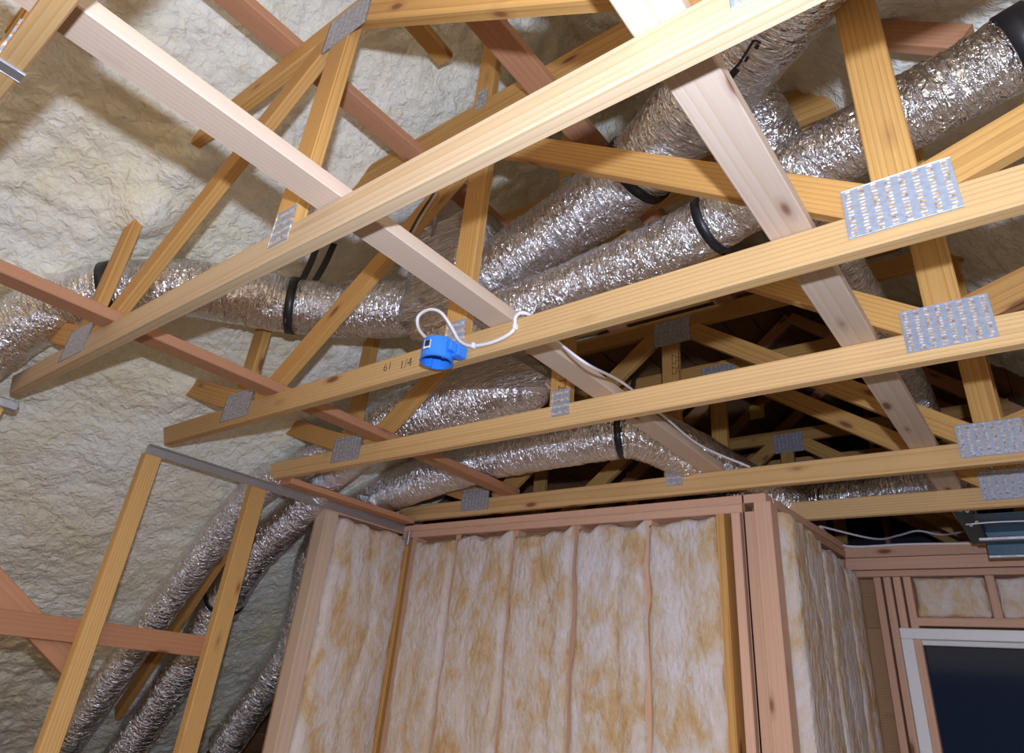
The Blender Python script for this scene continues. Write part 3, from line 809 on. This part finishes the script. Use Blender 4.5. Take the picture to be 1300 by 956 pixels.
# printed mark on the thick duct
def on_tube(path, rad, pix):
    """point where the sight line through a pixel meets the duct"""
    P = catmull(np.array(path)[:, :3], .01); v = ray(pix); v /= np.linalg.norm(v)
    for t in np.arange(.6, 3.2, .004):
        dd = np.linalg.norm(P - v * t, axis=1)
        if dd.min() < rad: return v * t, P[dd.argmin()]
    return None
def duct_print():
    for k, (pa, wd) in enumerate(((((921, 100), (928, 92), (935, 84), (942, 77)), .006), (((936, 84), (944, 72), (951, 61), (957, 51)), .006), (((957, 52), (962, 52), (966, 55)), .005), (((926, 101), (932, 94), (937, 88)), .013), (((946, 78), (950, 72)), .008), (((959, 62), (963, 57)), .010))):
        q = [on_tube(D2, .138, p) for p in pa]
        if any(x is None for x in q): continue
        pts = [x[0] for x in q]; nrm = pts[0] - q[0][1]
        tdir = pts[-1] - pts[0]
        ribbon('printed_mark', pts, wd, .0015, np.cross(tdir, nrm), M['ink'], d2, step=.006)
duct_print()

# black straps
def near_axis(path, pix_target):
    P = catmull(np.array(path)[:, :3], .01); T = np.gradient(P, axis=0)
    pr = np.stack([PPX + FPX * (P @ RC[0]) / (P @ RC[2]), PPY + FPX * (P @ RC[1]) / (P @ RC[2])], 1)
    i = int(np.argmin(((pr - np.array(pix_target)) ** 2).sum(1)))
    return P[i], T[i] / np.linalg.norm(T[i])
D1 = [(-3.42, .45, .73), (-3.14, .49, .96), (-2.97, .57, 1.125), (-2.79, .71, 1.26), (-2.62, .88, 1.335), (-2.48, 1.09, 1.37), (-2.36, 1.285, 1.385), (-2.18, 1.44, 1.39), (-1.86, 1.58, 1.385)]
def hanger(path, pixel, r, label, ups=(), w=.035):
    c, ax = near_axis(path, pixel)
    t = thing('duct_strap', tuple(c), label, 'strap', 'black duct straps')
    band('loop', c, ax, r, w, M['black'], t)
    for (du, dv, top) in ups:
        a = c + np.array([0, 0, r]) + np.array(du)
        b = np.array(dv); 
        ribbon('tail', [a, (a + b) / 2 + np.array([.004, .004, 0]), b], w * .8, .003, (ax[0], ax[1], 0), M['black'], t)
    return t
c_, ax_ = near_axis(D1, (372, 390))
hanger(D1, (372, 390), .121, 'black strap hanging the left foil duct behind the front beam', (((0, 0, -.01), (c_[0] + .02, c_[1] + .02, 1.735), 0), ((.04, .03, -.03), (c_[0] + .07, c_[1] + .07, 1.735), 0)))
hanger(D1, (140, 330), .121, 'black strap on the left foil duct beside the short yellow web', (((0, 0, -.01), tuple(ony((172, 270), .70)), 0),), .045)
hanger(D2, (800, 205), .134, 'black strap round the thick foil duct above the yellow web')
hanger(D3, (905, 284), .0905, 'black strap round the long foil duct left of the knotty brace', w=.03)
hanger(D3, (1300, 55), .0905, 'black strap round the long foil duct at the right edge', w=.06)
c5, a5 = near_axis(D5, (790, 555))
hanger(D5, (790, 555), .123, 'black strap holding the duct above the front wall', (((0, 0, -.01), tuple(ony((806, 478), 2.80)), 0),), .03)
hanger(D4, (268, 748), .118, 'black tape band on the duct behind the second post', w=.03)

# ------------------------------------------------------------------ electrical box and cables
def elec_box():
    c = ony((556, 447), YF['B'] - .052)
    zc = c[2]
    t = thing('electrical_box', (c[0], c[1], zc - .035), 'round blue plastic electrical box fixed to the second lower beam', 'electrical box')
    import bmesh
    R0, R1, H, n = .050, .046, .070, 40
    vs = []; fs = []
    prof = [(R1, -H / 2), (R0 + .002, -H / 2), (R0, -H / 2 + .006), (R0, H / 2 - .004), (R0 - .004, H / 2), (0.0001, H / 2), (0.0001, H / 2 - .004), (R1, H / 2 - .005)]
    for j in range(n):
        a = 2 * math.pi * j / n
        for (r, z) in prof: vs.append((r * math.cos(a), r * math.sin(a), z))
    m_ = len(prof)
    for j in range(n):
        k = (j + 1) % n
        for q in range(m_):
            fs.append((j * m_ + q, k * m_ + q, k * m_ + (q + 1) % m_, j * m_ + (q + 1) % m_))
    me = mesh('shell', vs, fs)
    link('shell', me, M['blue'], t, Matrix.Translation(wz((c[0], c[1], zc))))
    for a in (-.3, 2.84):
        dx, dy = math.cos(a), math.sin(a)
        board('screw_boss', (c[0] + dx * .044, c[1] + dy * .044, zc - .034), (c[0] + dx * .044, c[1] + dy * .044, zc + .02), .014, .012, M['blue'], t)
    slab('nail_bracket', (c[0] + .044, c[1] + .01, zc - .02), (c[0] + .075, c[1] + .050, zc + .018), M['blue'], t)
    slab('nail_bracket', (c[0] + .05, c[1] - .015, zc - .012), (c[0] + .066, c[1] + .012, zc + .022), M['blue'], t)
    slab('rib', (c[0] - .056, c[1] - .012, zc + .012), (c[0] - .046, c[1] + .012, zc + .034), M['blue'], t)
    # paper label on the side facing the camera
    a = math.atan2(-c[1], -c[0]) - .75
    o = board('paper_label', (c[0] + .0508 * math.cos(a), c[1] + .0508 * math.sin(a), zc - .012), (c[0] + .0508 * math.cos(a), c[1] + .0508 * math.sin(a), zc + .018), .022, .001, M['label'], t, normal=(math.cos(a), math.sin(a), 0))
    for k in range(5):
        b_ = board('barcode_line', (c[0] + .0516 * math.cos(a) - math.sin(a) * (k - 2) * .0035, c[1] + .0516 * math.sin(a) + math.cos(a) * (k - 2) * .0035, zc - .004),
                   (c[0] + .0516 * math.cos(a) - math.sin(a) * (k - 2) * .0035, c[1] + .0516 * math.sin(a) + math.cos(a) * (k - 2) * .0035, zc + .015), .0016, .0004, M['ink'], t, normal=(math.cos(a), math.sin(a), 0))
    return c
cb = elec_box()
yb = YF['B']
cab = [(cb[0] - .02, cb[1] - .02, cb[2] + .03), tuple(ony((532, 418), yb - .05)), tuple(ony((531, 402), yb - .05)), tuple(ony((545, 393), yb - .05)), tuple(ony((560, 397), yb - .04)), tuple(ony((573, 415), yb - .02)), tuple(ony((583, 432), yb - .009)), tuple(ony((597, 439), yb - .007)),
       tuple(ony((620, 436), yb - .007)), tuple(ony((642, 427), yb - .007)), tuple(ony((653, 417), yb - .007)), tuple(ony((655, 402), yb - .007)), tuple(onz((668, 398), .968)), tuple(onz((700, 418), .966))]
cw = thing('white_cable', tuple(cab[0]), 'white cable looping from the blue box over the beam and away to the right', 'cable')
tube('sheath', cab, .0055, M['white'], cw, nseg=8, step=.006)
tube('sheath', [tuple(onz((700, 428), .985)), tuple(ony((745, 462), 1.50)), tuple(ony((792, 487), 1.84)), tuple(ony((842, 528), 2.2)), tuple(ony((890, 566), 2.55)), tuple(ony((952, 593), 2.812))], .0048, M['white'], cw, nseg=8, step=.01)
for p in ((600, 438), (653, 414)):
    q = ony(p, yb - .012); slab('staple', (q[0] - .006, q[1] - .003, q[2] - .009), (q[0] + .006, q[1] + .012, q[2] + .009), M['frame'], cw)
wcab = [tuple(ony((1040, 668), 3.9)), tuple(ony((1062, 688), 4.04)), tuple(ony((1085, 694), YB - .006)), tuple(ony((1150, 691), YB - .006)), tuple(ony((1225, 690), YB - .006)), tuple(ony((1310, 689), YB - .006))]
tag(tube('white_cable', wcab, .006, M['white'], None, nseg=8, step=.02), 'white cable stapled along the top plate above the window', 'cable')
tag(tube('white_cable', [tuple(ony((1040, 668), 3.92)), tuple(ony((1110, 684), 4.2)), tuple(ony((1140, 680), 4.4)), tuple(ony((1165, 674), 4.5)), tuple(ony((1195, 679), 4.5)), tuple(ony((1225, 675), 4.3))], .006, M['white'], None, nseg=8, step=.02), 'white cable sagging in the dark above the window wall', 'cable')
# two thin wires on the slanting web of the second truss
w0 = thing('wire_pair', tuple(ony((520, 295), 1.27)), 'black and grey wire lying on the slanting web of the second truss', 'wire')
tube('black_wire', [tuple(ony((519, 297), 1.274)), tuple(ony((533, 272), 1.274)), tuple(ony((552, 243), 1.274))], .004, M['black'], w0, nseg=8, step=.02)
tube('grey_wire', [tuple(ony((523, 298), 1.274)), tuple(ony((537, 273), 1.274)), tuple(ony((556, 244), 1.274))], .003, M['steel'], w0, nseg=8, step=.02)
tag(board('hanger_bar', tuple(ony((549, 300), 1.36)), tuple(ony((560, 236), 1.36)), .022, .004, M['steel'], None), 'thin grey metal bar in front of the junction box', 'metal bar')

# metal box under the last beam at the right
mb = thing('metal_register_box', (-.05, 3.62, .72), 'galvanised metal duct box under the last beam at the right edge', 'duct box')
x0 = ony((1240, 665), 3.62)[0]
zt, zl = .868, ony((1300, 690), 3.62)[2]
slab('back_panel', (x0, 3.86, zl), (.45, 3.87, zt), M['sheet'], mb)
slab('top_panel', (x0, 3.52, zt - .006), (.45, 3.86, zt), M['sheet'], mb)
slab('rim', (x0, 3.52, zl - .003), (.45, 3.535, zl + .012), M['steel'], mb)
slab('rim', (x0, 3.84, zl - .014), (.45, 3.86, zl), M['steel'], mb)
br = thing('metal_bracket', tuple(ony((1225, 670), 3.6)), 'grey sheet metal bracket beside the metal duct box', 'metal bracket')
b0, b1 = ony((1221, 646), 3.50), ony((1246, 690), 3.9)
board('flange', b0, b1, .075, .003, M['sheet'], br, normal=(0, .35, .9))
for p in ((1219, 648), (1228, 649), (1240, 663), (1233, 667)):
    q = ony(p, 3.47); band('screw', q, (0, 1, .3), .002, .006, M['steel'], br, .005, 10)
tag(tube('thin_cable', [tuple(ony((1226, 666), 3.47)), tuple(ony((1260, 663), 3.47)), tuple(ony((1310, 661), 3.47))], .003, M['white'], None, nseg=6, step=.03), 'thin pale cable stretched in front of the metal duct box', 'cable')
tq = ony((961, 523), 5.2)
tag(slab('paper_tag', (tq[0] - .06, tq[1] - .003, tq[2] - .06), (tq[0] + .06, tq[1], tq[2] + .06), M['yellow']), 'yellow tag hanging on a dark far truss', 'tag')
